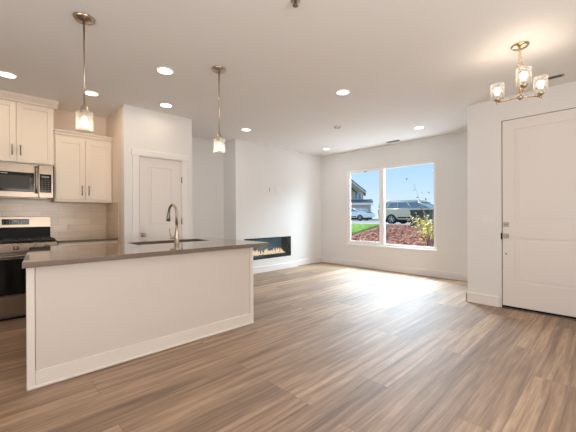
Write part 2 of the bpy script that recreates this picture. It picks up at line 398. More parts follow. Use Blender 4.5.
MB().box(MX1-.004, WX1-.04, y0+.022, y0+.028, WZ0+.045, WZ1-.04).build('window_pane', PANE, wroot)
MB().box(WX0-.03, WX1+.03, YW-.022, YW+.011, WZ0-.022, WZ0+.004, .004).build('window_sill', VINYL, wroot)
MB().box(sx0+.42, sx0+.50, y0-.022, y0-.008, sz1-.028, sz1-.01, .003).build('window_latch', GREYP, wroot)

# ---------------------------------------------------------------- pantry door
def moulded_panel(m, axis, face, out, u0, u1, v0, v1):
    """raised moulding frame + raised field on a door face. axis = normal axis; out = +-1"""
    def b(a0, a1, c0, c1, d, bev=.002):
        lo, hi = face, face+out*d
        if axis == 'X': m.box(lo, hi, a0, a1, c0, c1, bev)
        else: m.box(a0, a1, lo, hi, c0, c1, bev)
    w_ = .012
    for q in ((u0, u1, v0, v0+w_), (u0, u1, v1-w_, v1), (u0, u0+w_, v0+w_, v1-w_), (u1-w_, u1, v0+w_, v1-w_)): b(*q, .008)
    b(u0+.045, u1-.045, v0+.045, v1-.045, .006, .004)
def door_leaf(m, axis, back, face, u0, u1, z0, z1, panels, out):
    """slab with real recesses: stiles and rails full depth, panel fields set back"""
    us = sorted({u0, u1}); pu0, pu1 = panels[0][0], panels[0][1]
    def b(a0, a1, c0, c1, f):
        if axis == 'X': m.box(back, f, a0, a1, c0, c1)
        else: m.box(a0, a1, back, f, c0, c1)
    b(u0, pu0, z0, z1, face); b(pu1, u1, z0, z1, face)
    zs = [z0] + [z for p in sorted(panels, key=lambda p: p[2]) for z in (p[2], p[3])] + [z1]
    for i in range(0, len(zs), 2): b(pu0, pu1, zs[i], zs[i+1], face)
    for p in panels: b(p[0], p[1], p[2], p[3], face-out*.010)
    for p in panels: moulded_panel(m, axis, face-out*.010, out, *p)
pd = thing('door_2', 'white two-panel pantry door with nickel knob', None, (XP, (DY0+DY1)/2, 0)); pd['kind'] = 'structure'
m = MB(); door_leaf(m, 'X', XP-.045, XP-.008, DY0, DY1, .008, DZ, [(1.685, 2.035, 1.070, 1.948), (1.685, 2.035, .24, .84)], 1)
m.build('door_leaf', DOORP, pd)
m = MB(); cw = .085; ct = .016
m.box(XP, XP+ct, DY0-.012-cw, DY0-.012, 0, DZ+.012, .003).box(XP, XP+ct, DY1+.012, DY1+.012+cw, 0, DZ+.012, .003)
m.box(XP, XP+ct+.003, DY0-.012-cw-.012, DY1+.012+cw+.012, DZ+.012, DZ+.012+.085, .003)
m.box(XP-.1, XP-.001, DY0-.012, DY0-.004, 0, DZ+.012).box(XP-.1, XP-.001, DY1+.004, DY1+.012, 0, DZ+.012).box(XP-.1, XP, DY0-.012, DY1+.012, DZ+.004, DZ+.012)
m.build('door_casing', TRIM, pd)
m = MB(); m.box(XP-.1, XP-.05, DY0-.004, DY1+.004, 0, DZ+.004).box(XP-.05, XP-.012, DY0-.0038, DY0-.0004, 0, DZ+.004).box(XP-.05, XP-.012, DY1+.0004, DY1+.0038, 0, DZ+.004).box(XP-.05, XP-.012, DY0, DY1, DZ+.0004, DZ+.0038); m.build('leaf_gap_shade', SLOT, pd)  # dark backing and strips in the leaf gap, colouring in its shade
k = MB(); k.box(XP-.008, XP-.001, 1.582, 1.640, .926, .984, .003).lathe((XP, 1.611, .955), [(.011, -.004), (.011, .03), (.026, .036), (.029, .048), (.024, .06), (.01, .064)], axis='X')
k.build('door_knob', NICK, pd)
for z in (1.78, 1.145, .30):
    MB().tube([(XP+.006, DY1+.004, z-.045), (XP+.006, DY1+.004, z+.045)], .008, 8).build('door_hinge', STEELD, pd)

# ---------------------------------------------------------------- entry door
ed = thing('door_1', 'tall white two-panel front door with square nickel hardware', None, ((EX0+EX1)/2, YE, 0)); ed['kind'] = 'structure'
LX0, LX1 = EX0+.018, EX1-.018
m = MB(); door_leaf(m, 'Y', YE+.055, YE+.012, LX0, LX1, .035, EZ-.016, [(LX0+.13, LX1-.13, 1.135, 2.335), (LX0+.13, LX1-.13, .345, .930)], -1)
m.build('door_leaf', DOORP, ed)
m = MB(); m.box(EX0, EX0+.010, YE, YE+.12, 0, EZ).box(EX1-.010, EX1, YE, YE+.12, 0, EZ).box(EX0, EX1, YE, YE+.12, EZ-.010, EZ)
m.build('door_frame', DOORP, ed)
MB().box(EX0+.010, LX0-.0005, YE+.012, YE+.05, .0, EZ-.010).box(LX1+.0005, EX1-.010, YE+.012, YE+.05, .0, EZ-.010).box(LX0, LX1, YE+.012, YE+.05, EZ-.0155, EZ-.0105).build('jamb_gap_shade', SLOT, ed)  # dark strips filling the gap round the leaf, in place of its shade
MB().box(EX0+.010, EX1-.010, YE-.015, YE+.10, 0, .012, .003).build('threshold', STEEL, ed)
MB().box(LX0, LX1, YE+.020, YE+.05, .012, .036).build('door_sweep', BLACK, ed)
yf = YE+.012
def latch(z, name):
    b = MB(); b.box(-1.026, -.962, yf-.010, yf, z-.032, z+.032, .003).build(name, NICK, ed)
MB().box(-1.026, -.962, yf-.010, yf, 1.064, 1.128, .003).build('deadbolt', NICK, ed)
MB().box(-1.010, -.978, yf-.026, yf-.010, 1.088, 1.104, .003).build('thumb_turn', STEELD, ed)
MB().box(-1.026, -.962, yf-.010, yf, .914, .978, .003).build('knob_rose', NICK, ed)
MB().box(-1.013, -.975, yf-.058, yf-.010, .927, .965, .006).build('door_knob', NICK, ed)
MB().box(EX0+.0005, LX0-.001, YE-.004, YE+.0115, .90, .985).build('strike_plate', BLACK, ed)
MB().lathe((-.995, yf, .712), [(.010, 0), (.010, -.006), (.004, -.009)], 12, 'Y').build('viewer_cap', STEELD, ed)

# ---------------------------------------------------------------- cabinetry
def shaker(m, X, y0, y1, z0, z1, th=.02, st=.062):
    """shaker door whose face is at X+th, in world coordinates"""
    m.box(X, X+th, y0, y0+st, z0, z1, .002).box(X, X+th, y1-st, y1, z0, z1, .002)
    m.box(X, X+th, y0+st, y1-st, z0, z0+st, .002).box(X, X+th, y0+st, y1-st, z1-st, z1, .002)
    m.box(X, X+th-.010, y0+st-.004, y1-st+.004, z0+st-.004, z1-st+.004)
def bar_handle(X, y, z0, z1):
    m = MB(); m.tube([(X+.028, y, z0), (X+.028, y, z1)], .0055, 10)
    for z in (z0+.018, z1-.018): m.tube([(X, y, z), (X+.028, y, z)], .004, 8)
    return m
# cabinet over the microwave
RY0, RY1 = -.122, .640
XA = -5.22
ca = thing('wall_cabinet', 'tall cream shaker wall cabinet above the microwave, crown reaching ceiling', 'cabinet', (XK, (RY0+RY1)/2, 1.900), 'cream wall cabinets')
MB().box(XK+.001, XA, RY0, RY1+.012, 1.900, 2.70, .002).build('body', CAB, ca)
mid = .267
for (a, b, hy) in ((RY0+.006, mid-.003, mid-.040), (mid+.003, RY1+.002, mid+.040)):
    m = MB(); shaker(m, XA, a, b, 1.912, 2.665); d = m.build('door', CAB, ca)
    h_ = bar_handle(XA+.02, hy, 1.995, 2.125).build('handle', STEELD, d)
m = MB()
prof = [(XA-.01, 2.66), (XA+.028, 2.672), (XA+.034, 2.69), (XA+.075, 2.735), (XA+.085, 2.76), (XA-.01, 2.76)]
m.prism(prof, 'Y', RY0, RY1+.050)
m.prism([(RY1+.008, 2.66), (RY1+.022, 2.672), (RY1+.026, 2.69), (RY1+.055, 2.735), (RY1+.06, 2.76), (RY1+.008, 2.76)], 'X', XK+.001, XA+.05)
m.build('crown_moulding', CAB, ca)
# cabinet beside it
XB = -5.24; BY0, BY1 = .656, YP0-.003
cb_ = thing('wall_cabinet', 'shorter cream shaker wall cabinet between microwave and pantry corner', 'cabinet', (XK, (BY0+BY1)/2, 1.425), 'cream wall cabinets')
MB().box(XK+.001, XB, BY0, BY1, 1.425, 2.345, .002).build('body', CAB, cb_)
for (a, b, hy) in ((BY0+.012, 1.006, .968), (1.012, BY1-.02, 1.050)):
    m = MB(); shaker(m, XB, a, b, 1.462, 2.300); d = m.build('door', CAB, cb_)
    bar_handle(XB+.02, hy, 1.520, 1.655).build('handle', STEELD, d)
m = MB(); m.prism([(XK+.001, 2.345), (XB+.024, 2.345), (XB+.030, 2.365), (XB+.050, 2.385), (XB+.052, 2.402), (XK+.001, 2.402)], 'Y', BY0, BY1)
m.build('top_moulding', CAB, cb_)
# base cabinet
XF = -4.965
bc = thing('base_cabinet', 'cream base cabinet right of the range, top drawer strip visible', 'cabinet', (XK, (BY0+BY1)/2, 0))
MB().box(XK+.001, XF, BY0-.006, BY1, .10, .882, .002).box(XK+.001, XF-.06, BY0, BY1, 0, .10).build('body', CAB, bc)
for (a, b) in ((BY0, 1.006), (1.012, BY1-.02)):
    m = MB(); shaker(m, XF, a, b, .115, .70); d = m.build('door', CAB, bc); bar_handle(XF+.02, (b-.035 if a < .9 else a+.035), .55, .68).build('handle', STEELD, d)
    m = MB(); m.box(XF, XF+.02, a, b, .712, .868, .003); d = m.build('drawer', CAB, bc)
    m = MB(); yc = (a+b)/2; m.tube([(XF+.048, yc-.06, .79), (XF+.048, yc+.06, .79)], .0055, 10)
    for q in (-.045, .045): m.tube([(XF+.02, yc+q, .79), (XF+.048, yc+q, .79)], .004, 8)
    m.build('handle', STEELD, d)
tag(MB().box(XK+.013, -4.925, BY0-.006, BY1-.011, .884, .914, .003).build('back_countertop', CTOP, None, (XK+.3, 1, .884)), 'short dark countertop against the tiled wall beside the range', 'countertop')
# backsplash
struct('trim_1', MB().box(XK, XK+.010, -.7, YP0, .914, 1.90), TILE, 'cream stacked tile backsplash')
struct('trim_2', MB().box(XK+.010, -4.915, YP0-.010, YP0, .914, 1.424), TILE)
o = thing('wall_outlet', 'beige outlet plate on the tile above back countertop', 'outlet', (XK+.010, .90, 1.075))
MB().box(XK+.0102, XK+.016, .845, .965, 1.040, 1.110, .003).build('plate', WALLK, o)
for y in (.88, .93): MB().box(XK+.016, XK+.0175, y-.016, y+.016, 1.053, 1.097, .002).build('socket', WALLK, o)

# ---------------------------------------------------------------- microwave
XM = -5.15
mw = thing('microwave', 'stainless over-range microwave with dark window and vertical bar handle', 'microwave', (XK, mid, 1.465))
MB().box(XK+.0105, XM-.03, RY0+.002, RY1-.004, 1.467, 1.893, .004).build('body', STEELD, mw)
m = MB()   # door frame with window opening
DR = .478
m.box(XM-.03, XM, RY0+.003, DR, 1.777, 1.892, .004).box(XM-.03, XM, RY0+.003, DR, 1.468, 1.540, .004).box(XM-.03, XM, .435, DR, 1.540, 1.777).box(XM-.03, XM, RY0+.003, RY0+.03, 1.540, 1.777)
d = m.build('door', STEEL, mw)
MB().box(XM-.028, XM+.001, RY0+.028, .437, 1.538, 1.779, .003).build('window', BGLASS, d)
MB().box(XM-.002, XM+.0018, RY0+.07, .392, 1.572, 1.738).build('window_mesh', GLASSIN, d)
m = MB(); m.tube([(XM+.045, .456, 1.520), (XM+.050, .456, 1.60), (XM+.050, .456, 1.79), (XM+.045, .456, 1.868)], .013, 12)
for z in (1.545, 1.845): m.tube([(XM, .456, z), (XM+.046, .456, z)], .010, 10)
m.build('handle', STEEL, mw)
MB().box(XM-.03, XM, DR+.004, RY1-.005, 1.468, 1.892, .004).build('side_panel', STEEL, mw)
cp = MB().box(XM-.002, XM+.002, .492, .612, 1.535, 1.775, .002).build('control_panel', BGLASS, mw)
MB().box(XM+.002, XM+.003, .510, .590, 1.728, 1.752).build('display', pm('grey_display', (.2, .2, .2), .3, noise=.1), cp)
m = MB()
for r in range(6):
    for c in range(3): m.box(XM+.002, XM+.0028, .508+c*.032, .530+c*.032, 1.560+r*.026, 1.574+r*.026)
tag(m.build('keypad', pm('keypad_marks', (.07, .06, .05), .4, noise=.1), cp))
MB().box(XM-.3, XM-.06, RY0+.06, RY1-.06, 1.460, 1.467).build('vent_filter', STEELD, mw)
tag(MB().box(XM+.001, XM+.0016, .12, .18, 1.757, 1.763).build('nameplate', PLAST, d))

# ---------------------------------------------------------------- range
rg = thing('gas_range', 'stainless steel gas range with black grates and glass oven door', 'range', (XK, mid, 0))
XO = -4.925
MB().box(XK+.03, XO-.03, RY0, RY1, .03, .895, .003).build('body', STEELD, rg)
MB().box(XO-.10, XO-.05, RY0+.02, RY1-.02, 0, .05).build('toe_kick', BLACK, rg)
MB().box(XO-.03, XO-.004, RY0+.002, RY1-.002, .055, .288, .004).build('drawer', STEEL, rg)
m = MB(); m.box(XO-.03, XO-.002, RY0+.002, RY1-.002, .735, .800, .004).box(XO-.03, XO-.002, RY0+.002, RY0+.05, .295, .735, .003).box(XO-.03, XO-.002, RY1-.05, RY1-.002, .295, .735, .003).box(XO-.03, XO-.002, RY0+.05, RY1-.05, .295, .32, .003)
d = m.build('oven_door', STEELD, rg)
MB().box(XO-.03, XO, RY0+.012, RY1-.012, .300, .722, .004).build('window', BGLASS, d)
m = MB(); m.tube([(XO+.05, RY0+.04, .760), (XO+.05, RY1-.04, .760)], .013, 14)
for y in (RY0+.07, RY1-.07): m.tube([(XO-.002, y, .760), (XO+.05, y, .760)], .010, 10)
m.build('handle', STEEL, d)
MB().prism([(XO-.03, .805), (XO+.002, .805), (XO+.002, .885), (XO-.012, .905), (XO-.03, .905)], 'Y', RY0, RY1, .002).build('control_panel', STEEL, rg)
for y in (-.04, .07, .245, .425, .535):
    MB().lathe((XO+.002, y, .852), [(.026, 0), (.026, .008), (.021, .012), (.019, .034), (.012, .038)], 18, 'X').build('knob', STEEL, rg)
ck = MB().box(XK+.06, XO-.012, RY0+.002, RY1-.002, .895, .912, .004).build('cooktop', BLACK, rg)
for (y0_, y1_) in ((RY0+.02, .125), (.135, .40), (.41, RY1-.02)):
    m = MB(); x0_, x1_ = XK+.11, XO-.04; t_ = .006; z_ = .945
    for y in (y0_, y1_): m.box(x0_, x1_, y-t_, y+t_, z_-.012, z_)
    for x in (x0_, (x0_+x1_)/2, x1_): m.box(x-t_, x+t_, y0_, y1_, z_-.012, z_)
    for xc in ((x0_*.73+x1_*.27), (x0_*.27+x1_*.73)):
        yc = (y0_+y1_)/2; m.box(xc-t_, xc+t_, y0_, yc-.03, z_-.012, z_).box(xc-t_, xc+t_, yc+.03, y1_, z_-.012, z_); m.box(xc-.13, xc-.03, yc-t_, yc+t_, z_-.012, z_).box(xc+.03, xc+.13, yc-t_, yc+t_, z_-.012, z_)
    for x in (x0_, x1_):
        for y in (y0_, y1_): m.box(x-.008, x+.008, y-.008, y+.008, .912, z_-.01)
    m.build('grate', IRON, rg)
for xc in (XK+.23, XO-.17):
    for yc in (.0, .267, .52):
        MB().lathe((xc, yc, .912), [(.045, 0), (.045, .010), (.032, .012), (.032, .020), (.01, .021)], 20).build('burner', IRON, rg)
bgd = MB().box(XK+.011, XK+.055, RY0+.004, RY1, .895, 1.085, .004).build('back_riser', BLACK, rg)
bg_ = MB().prism([(XK+.011, 1.085), (XK+.070, 1.085), (XK+.062, 1.222), (XK+.011, 1.228)], 'Y', RY0+.002, RY1+.004, .003).build('backguard', STEEL, rg)
dp = MB().box(XK+.060, XK+.0705, .135, .410, 1.118, 1.192, .002).build('display', BGLASS, bg_)
class Marks:      # every lit mark is a small piece of its own
    def box(s, *a): MB().box(*a).build('indicator_light', DISP, bg_)
m = Marks()
for i in range(9):
    if i == 4:
        for q in range(4): m.box(XK+.0705, XK+.0712, .252+q*.009, .256+q*.009, 1.162, 1.172)
    else:
        y = .150+i*.029; m.box(XK+.0705, XK+.0712, y, y+.006, 1.163, 1.167); m.box(XK+.0705, XK+.0712, y, y+.006, 1.139, 1.142)
tag(MB().box(XO, XO+.0006, .42, .50, .395, .402).build('nameplate', GREYP, d))

# ---------------------------------------------------------------- island
IX0, IX1, IY0, IY1 = -4.06, -2.864, .197, 2.190
il = thing('kitchen_island', 'long beige kitchen island with flat back panel and baseboard', 'kitchen island', ((IX0+IX1)/2, (IY0+IY1)/2, 0))
SX0, SX1, SY0, SY1 = -3.96, -3.56, 1.17, 2.05
m = MB(); BI = .13      # cabinet run sits in from the ends of the finished back panel
m.box(IX1-.55, IX1-.012, IY0+BI, IY1-BI, 0, .872).box(IX1-.045, IX1-.012, IY0+.012, IY1-.012, 0, .872)
m.box(IX0, IX1-.55, IY0+BI, SY0-.04, .1, .872).box(IX0, IX1-.55, SY1+.04, IY1-BI, .1, .872)
m.box(IX0, SX0-.03, SY0-.04, SY1+.04, .1, .872).box(SX1+.04, IX1-.55, SY0-.04, SY1+.04, .1, .872).box(SX0-.03, SX1+.04, SY0-.04, SY1+.04, .1, .55)
m.box(IX0+.07, IX1-.55, IY0+BI+.01, IY1-BI-.01, 0, .1)
m.build('body', ISL, il)
m = MB(); m.box(IX1-.012, IX1-.003, IY0+.05, IY1-.05, .12, .872).build('back_panel', ISL, il)
for y in (IY0, IY1-.045):
    MB().box(IX1-.045, IX1+.004, y, y+.045, .0, .872, .002).build('corner_trim', pm('island_corner_paint', (.77, .72, .665), .45, noise=.01), il)
m = MB(); m.box(IX1-.012, IX1+.006, IY0+.045, IY1-.045, 0, .122, .003).box(IX1-.045, IX1+.016, IY0-.002, IY1+.002, 0, .022, .006)

m.build('baseboard', pm('island_base_paint', (.76, .71, .65), .45, noise=.01), il)
# countertop with sink cut-out
KX0, KX1, KY0, KY1 = -4.10, -2.775, .168, 2.350
m = MB(); z0, z1 = .874, .914
t = bmesh.new()
def ring(z): return [[t.verts.new((x, y, z)) for x, y in q] for q in (((KX0, KY0+.14), (KX1, KY0), (KX1, KY1), (KX0, KY1)), ((SX0, SY0), (SX1, SY0), (SX1, SY1), (SX0, SY1)))]
lo, hi = ring(z0), ring(z1)
for R_ in (lo, hi):
    for i in range(4): t.faces.new((R_[0][i], R_[0][(i+1) % 4], R_[1][(i+1) % 4], R_[1][i]))
for a in (0, 1):
    for i in range(4): t.faces.new((lo[a][i], lo[a][(i+1) % 4], hi[a][(i+1) % 4], hi[a][i]))
oe = [e for e in t.edges if all(v in hi[0] for v in e.verts)]
bmesh.ops.bevel(t, geom=oe, offset=.003, segments=2, affect='EDGES')
m._merge(t)
tag(m.build('island_countertop', CTOP, None, ((KX0+KX1)/2, (KY0+KY1)/2, z0)), 'long polished taupe-brown countertop on the kitchen island', 'countertop')
sk = thing('kitchen_sink', 'stainless undermount sink sunk in the island countertop', 'sink', ((SX0+SX1)/2, (SY0+SY1)/2, .66))
m = MB(); tt = .004
m.box(SX0-.01, SX1+.01, SY0-.01, SY1+.01, .66, .664).box(SX0-.012, SX0-.002, SY0-.01, SY1+.01, .664, .8735).box(SX1+.002, SX1+.012, SY0-.01, SY1+.01, .664, .8735)
m.box(SX0-.01, SX1+.01, SY0-.012, SY0-.002, .664, .8735).box(SX0-.01, SX1+.01, SY1+.002, SY1+.012, .664, .8735)
m.build('basin', STEELD, sk)
MB().lathe(((SX0+SX1)/2, (SY0+SY1)/2, .664), [(.045, 0), (.045, .003), (.03, .001), (.005, .001)], 20).build('drain', STEEL, sk)
# faucet
FX, FY = -3.43, 1.545
fc = thing('kitchen_faucet', 'tall gooseneck brushed-nickel faucet standing at the island sink', 'faucet', (FX, FY, .914))
MB().lathe((FX, FY, .914), [(.030, 0), (.030, .006), (.026, .010), (.025, .075), (.020, .14), (.0145, .20)], 24).build('base', NICK, fc)
pts = [(FX, FY, 1.11), (FX, FY, 1.25)]
for i in range(1, 12):
    a = PI*i/11*.93; pts.append((FX-.095+.095*math.cos(a), FY-.01*i/11, 1.25+.105*math.sin(a)))
MB().tube(pts, [.0135]*len(pts), 14).build('spout', NICK, fc)
ex, ey, ez = pts[-1]
MB().tube([(ex, ey, ez), (ex-.006, ey, ez-.03), (ex-.014, ey, ez-.075), (ex-.020, ey, ez-.105)], [.015, .018, .022, .024], 16).build('spray_head', STEELD, fc)
m = MB(); m.tube([(FX, FY-.02, .985), (FX, FY-.075, .985)], .016, 14); hd = m.build('valve', NICK, fc)
MB().tube([(FX, FY-.066, .985), (FX-.004, FY-.074, 1.03), (FX-.006, FY-.078, 1.085)], [.009, .007, .006], 10).build('handle', NICK, fc)

# ---------------------------------------------------------------- fireplace
fp = thing('electric_fireplace', 'long black built-in fireplace with small orange flames behind glass', 'fireplace', (XC, (FY0+FY1)/2, FZ0))
m = MB(); f_ = .022; g = .002
m.box(XC-.235, XC+.006, FY0+g, FY1-g, FZ1-f_, FZ1-g, .001).box(XC-.235, XC+.006, FY0+g, FY1-g, FZ0+g, FZ0+f_, .001)
m.box(XC-.235, XC+.006, FY0+g, FY0+f_, FZ0+f_, FZ1-f_).box(XC-.235, XC+.006, FY1-f_, FY1-g, FZ0+f_, FZ1-f_)
m.build('frame', BLACK, fp)
m = MB(); m.box(XC-.232, XC-.01, FY0+.03, FY0+.10, FZ0+.02, FZ1-.03).box(XC-.232, XC-.01, FY1-.10, FY1-.03, FZ0+.02, FZ1-.03).box(XC-.232, XC-.01, FY0+.03, FY1-.03, FZ0+.02, FZ0+.075); m.build('inner_liner', BLACK, fp)
MB().box(XC-.235, XC-.215, FY0+.03, FY1-.03, FZ0+.03, FZ1-.03).build('back_panel', TEAL, fp)
m = MB()
for i in range(220):
    y = random.uniform(FY0+.12, FY1-.12); x = XC-.12+random.uniform(-.06, .06); s_ = random.uniform(.008, .018)
    m.ball((x, y, FZ0+.078+s_*.5), s_, .8, 6)
em_ = tag(m.build('ember_bed', EMBER, fp), kind='stuff')
m = MB(); y = FY0+.14
while y < FY1-.13:
    hh = random.uniform(.04, .115); x = XC-.15+random.uniform(-.03, .03); wv = random.uniform(.012, .024)
    m.tube([(x, y, FZ0+.09), (x, y+.004, FZ0+.09+hh*.35), (x, y-.006, FZ0+.09+hh*.7), (x, y+.006, FZ0+.09+hh)], [wv*.7, wv, wv*.55, .002], 8)
    y += random.uniform(.018, .045)
tag(m.build('flames', FLAME, fp), kind='stuff')
MB().box(XC-.006, XC-.002, FY0+.022, FY1-.022, FZ0+.022, FZ1-.022).build('glass_front', FGLASS, fp)
fl = bpy.data.lights.new('ember_light', 'POINT'); fl.energy = 1.2; fl.color = (1, .5, .25); fl.shadow_soft_size = .1
flo = bpy.data.objects.new('ember_light', fl); C.objects.link(flo); flo.location = (-.11, 0, .25); flo.parent = fp

# wall plates over the fireplace
o = thing('wall_outlet', 'narrow recessed white plate on chimney breast, left of the pair', 'outlet', (XC, 4.50, 1.79), 'plates above the fireplace')
MB().box(XC, XC+.006, 4.435, 4.535, 1.715, 1.875, .003).build('plate', PLAST, o)
MB().box(XC+.006, XC+.008, 4.475, 4.495, 1.745, 1.845, .001).build('cable_slot', GREYP, o)
o = thing('wall_outlet', 'wider white outlet plate on chimney breast, right of the pair', 'outlet', (XC, 4.76, 1.79), 'plates above the fireplace')
MB().box(XC, XC+.006, 4.665, 4.865, 1.715, 1.875, .003).build('plate', PLAST, o)
for y in (4.715, 4.815): MB().box(XC+.006, XC+.009, y-.017, y+.017, 1.76, 1.83, .002).build('socket', TRIM, o)
for y, lab in ((5.80, 'low white outlet plate by the far corner baseboard'),):
    o = thing('wall_outlet', lab, 'outlet', (XL, y, .36)); MB().box(XL, XL+.006, y-.036, y+.036, .30, .42, .003).build('plate', PLAST, o)
    for z in (.335, .385): MB().box(XL+.006, XL+.0075, y-.016, y+.016, z-.014, z+.014, .002).build('socket', TRIM, o)
o = thing('light_switch', 'white three-gang switch plate on the wall left of front door', 'switch', (-1.204, YE, 1.165))
MB().box(-1.285, -1.125, YE-.006, YE, 1.108, 1.224, .003).build('plate', PLAST, o)
for x in (-1.251, -1.205, -1.159): MB().box(x-.016, x+.016, YE-.010, YE-.006, 1.133, 1.199, .002).build('rocker', PLAST, o)

# ---------------------------------------------------------------- ceiling fixtures
KC, LC = (1, .77, .55), (.93, .97, 1.0)
cans = [((-4.552, .161), 'recessed downlight above the range at left picture edge', KC, 3.1), ((-4.524, .941), 'recessed downlight behind the near pendant rod, over the kitchen aisle', KC, 3.1),
        ((-3.292, 1.363), 'recessed downlight between the two island pendants, nearest the camera', KC, 3.1), ((-4.308, 1.795), 'recessed downlight in front of the pantry door', KC, 1.4),
        ((-4.564, 3.342), 'recessed downlight just right of far pendant, by the recess', LC, 2.2), ((-2.351, 3.210), 'recessed downlight in middle of the living room ceiling', LC, 4),
        ((-2.391, 5.488), 'recessed downlight nearest the front window', LC, 1.2), ((-4.628, 5.668), 'recessed downlight in the far living room corner', LC, 2.2)]
proto = None
for (x, y), lab, col, pw in cans:
    if proto is None:
        proto = thing('recessed_downlight', lab, 'ceiling light', (x, y, H), 'recessed ceiling downlights')
        MB().lathe((x, y, H), [(.074, 0), (.095, 0), (.094, -.006), (.078, -.010), (.074, -.008), (.074, 0)], 32).build('trim_ring', TRIM, proto)
        MB().lathe((x, y, H), [(.074, -.001), (.074, -.006), (.001, -.007)], 32).build('lens', LENS, proto)
    else:
        q = copy_tree(proto); q.location = (x, y, H); q['label'] = lab
    area('downlight_lamp', (x, y, H-.012), (0, 0, -1), .14, .14, pw, col, 'DISK')
o = thing('smoke_detector', 'small round grey-white detector on the ceiling past mid downlight', 'smoke detector', (-3.332, 4.387, H))
MB().lathe((-3.332, 4.387, H), [(.065, 0), (.065, -.010), (.058, -.020), (.03, -.024), (.001, -.024)], 28).build('housing', PLAST, o)
MB().lathe((-3.332, 4.387, H-.0245), [(.050, .003), (.052, -.002), (.036, -.003), (.030, .001), (.050, .003)], 28).build('vent_slots', GREYP, o)
def reg(x, y, lx, ly, lab, m_, n_):
    o = thing('ceiling_vent', lab, 'vent', (x, y, H))
    b = MB(); b.box(x-lx, x+lx, y-ly, y+ly, H-.006, H, .002).build('frame', m_, o)
    s = MB()
    for i in range(n_):
        if lx > ly:
            yy = y-ly+.018+(2*ly-.036)*i/(n_-1); s.box(x-lx+.02, x+lx-.02, yy-.004, yy+.004, H-.0095, H-.006)
        else:
            xx = x-lx+.018+(2*lx-.036)*i/(n_-1); s.box(xx-.004, xx+.004, y-ly+.02, y+ly-.02, H-.0095, H-.006)
    s.build('louvres', SLOT, o)
reg(-3.20, 6.10, .16, .06, 'small grey supply vent in the ceiling above the window', TRIM, 6)
reg(-.49, 4.58, .10, .04, 'dark slotted vent in the ceiling behind the chandelier', GREYP, 6)
o = thing('fire_sprinkler', 'dark sprinkler head on the ceiling at the top picture edge', 'sprinkler', (-1.585, 1.60, H))
MB().lathe((-1.585, 1.60, H), [(.035, 0), (.035, -.004), (.015, -.008), (.012, -.008)], 20).build('escutcheon', NICK, o)
MB().lathe((-1.585, 1.60, H), [(.009, -.006), (.009, -.030), (.020, -.034), (.020, -.038), (.001, -.039)], 16).build('deflector', STEELD, o)

# pendants
def make_pendant(x, y, lab):
    o = thing('pendant_light', lab, 'pendant light', (x, y, H), 'seeded glass pendants over the island')
    MB().lathe((x, y, H), [(.074, 0), (.074, -.006), (.064, -.020), (.02, -.026), (.008, -.030)], 28).build('canopy', NICK, o)
    for a in (0, PI): MB().ball((x+.045*math.cos(a), y+.045*math.sin(a), H-.022), .006, 1, 8).build('screw', STEELD, o)
    MB().tube([(x, y, H-.02), (x, y, 2.075)], .0065, 10).build('rod', NICK, o)
    MB().lathe((x, y, 2.03), [(.012, .055), (.022, .045), (.024, .02), (.030, .012), (.030, .002), (.020, 0), (.018, -.035), (.010, -.036)], 24).build('socket', NICK, o)
    R, z0, z1 = .058, 1.885, 2.035
    sh = MB().lathe((x, y, 0), [(.018, z1+.004), (R-.006, z1+.003), (R, z1-.004), (R, z0), (R-.003, z0), (R-.003, z1-.006), (.018, z1+.001), (.018, z1+.004)], 32).build('glass_shade', SHADE, o)
    MB().lathe((x, y, 1.955), [(.011, .04), (.014, .025), (.026, .0), (.028, -.015), (.020, -.032), (.001, -.038)], 20).build('bulb', BULB, o)
    return o
PL = []
p1 = make_pendant(-2.848, .548, 'nearer seeded-glass pendant on long nickel rod, left over island')
p2 = copy_tree(p1); p2.location = (-2.872, 1.759, H); p2['label'] = 'farther seeded-glass pendant hanging over the right end of island'
for (x, y) in ((-2.848, .548), (-2.872, 1.759)):
    d = bpy.data.lights.new('pendant_lamp', 'POINT'); d.energy = 1.6; d.color = (1, .80, .58); d.shadow_soft_size = .04
    q = bpy.data.objects.new('pendant_lamp', d); C.objects.link(q); q.location = (x, y, 1.90)

# chandelier
hx, hy, hz = -.600, 3.50, 2.295
R3 = Vector((math.cos(YAW), math.sin(YAW), 0)); F3 = Vector((-math.sin(YAW), math.cos(YAW), 0))
ch = thing('chandelier', 'small three-arm brass chandelier with glass shades near front door', 'chandelier', (hx, hy, H))
MB().lathe((hx, hy, H), [(.070, 0), (.070, -.008), (.058, -.022), (.015, -.027), (.008, -.034)], 28).build('canopy', BRASS, ch)
m = MB(); z = H-.034; i = 0
while z > 2.595:
    m.torus((hx, hy, z-.013), .0115, .0028, 'X' if i % 2 else 'Y', 14, 6); z -= .0185; i += 1
m.build('chain', BRASS, ch)
m = MB(); m.torus((hx, hy, 2.575), .022, .0035, 'Y', 20, 8); m.build('loop', BRASS, ch)
MB().tube([(hx, hy, 2.555), (hx, hy, hz)], .007, 10).build('stem', BRASS, ch)
MB().lathe((hx, hy, hz), [(.001, -.032), (.012, -.026), (.022, -.014), (.026, 0), (.022, .016), (.012, .026), (.007, .030)], 20).build('hub', NICK, ch)
lamps = []
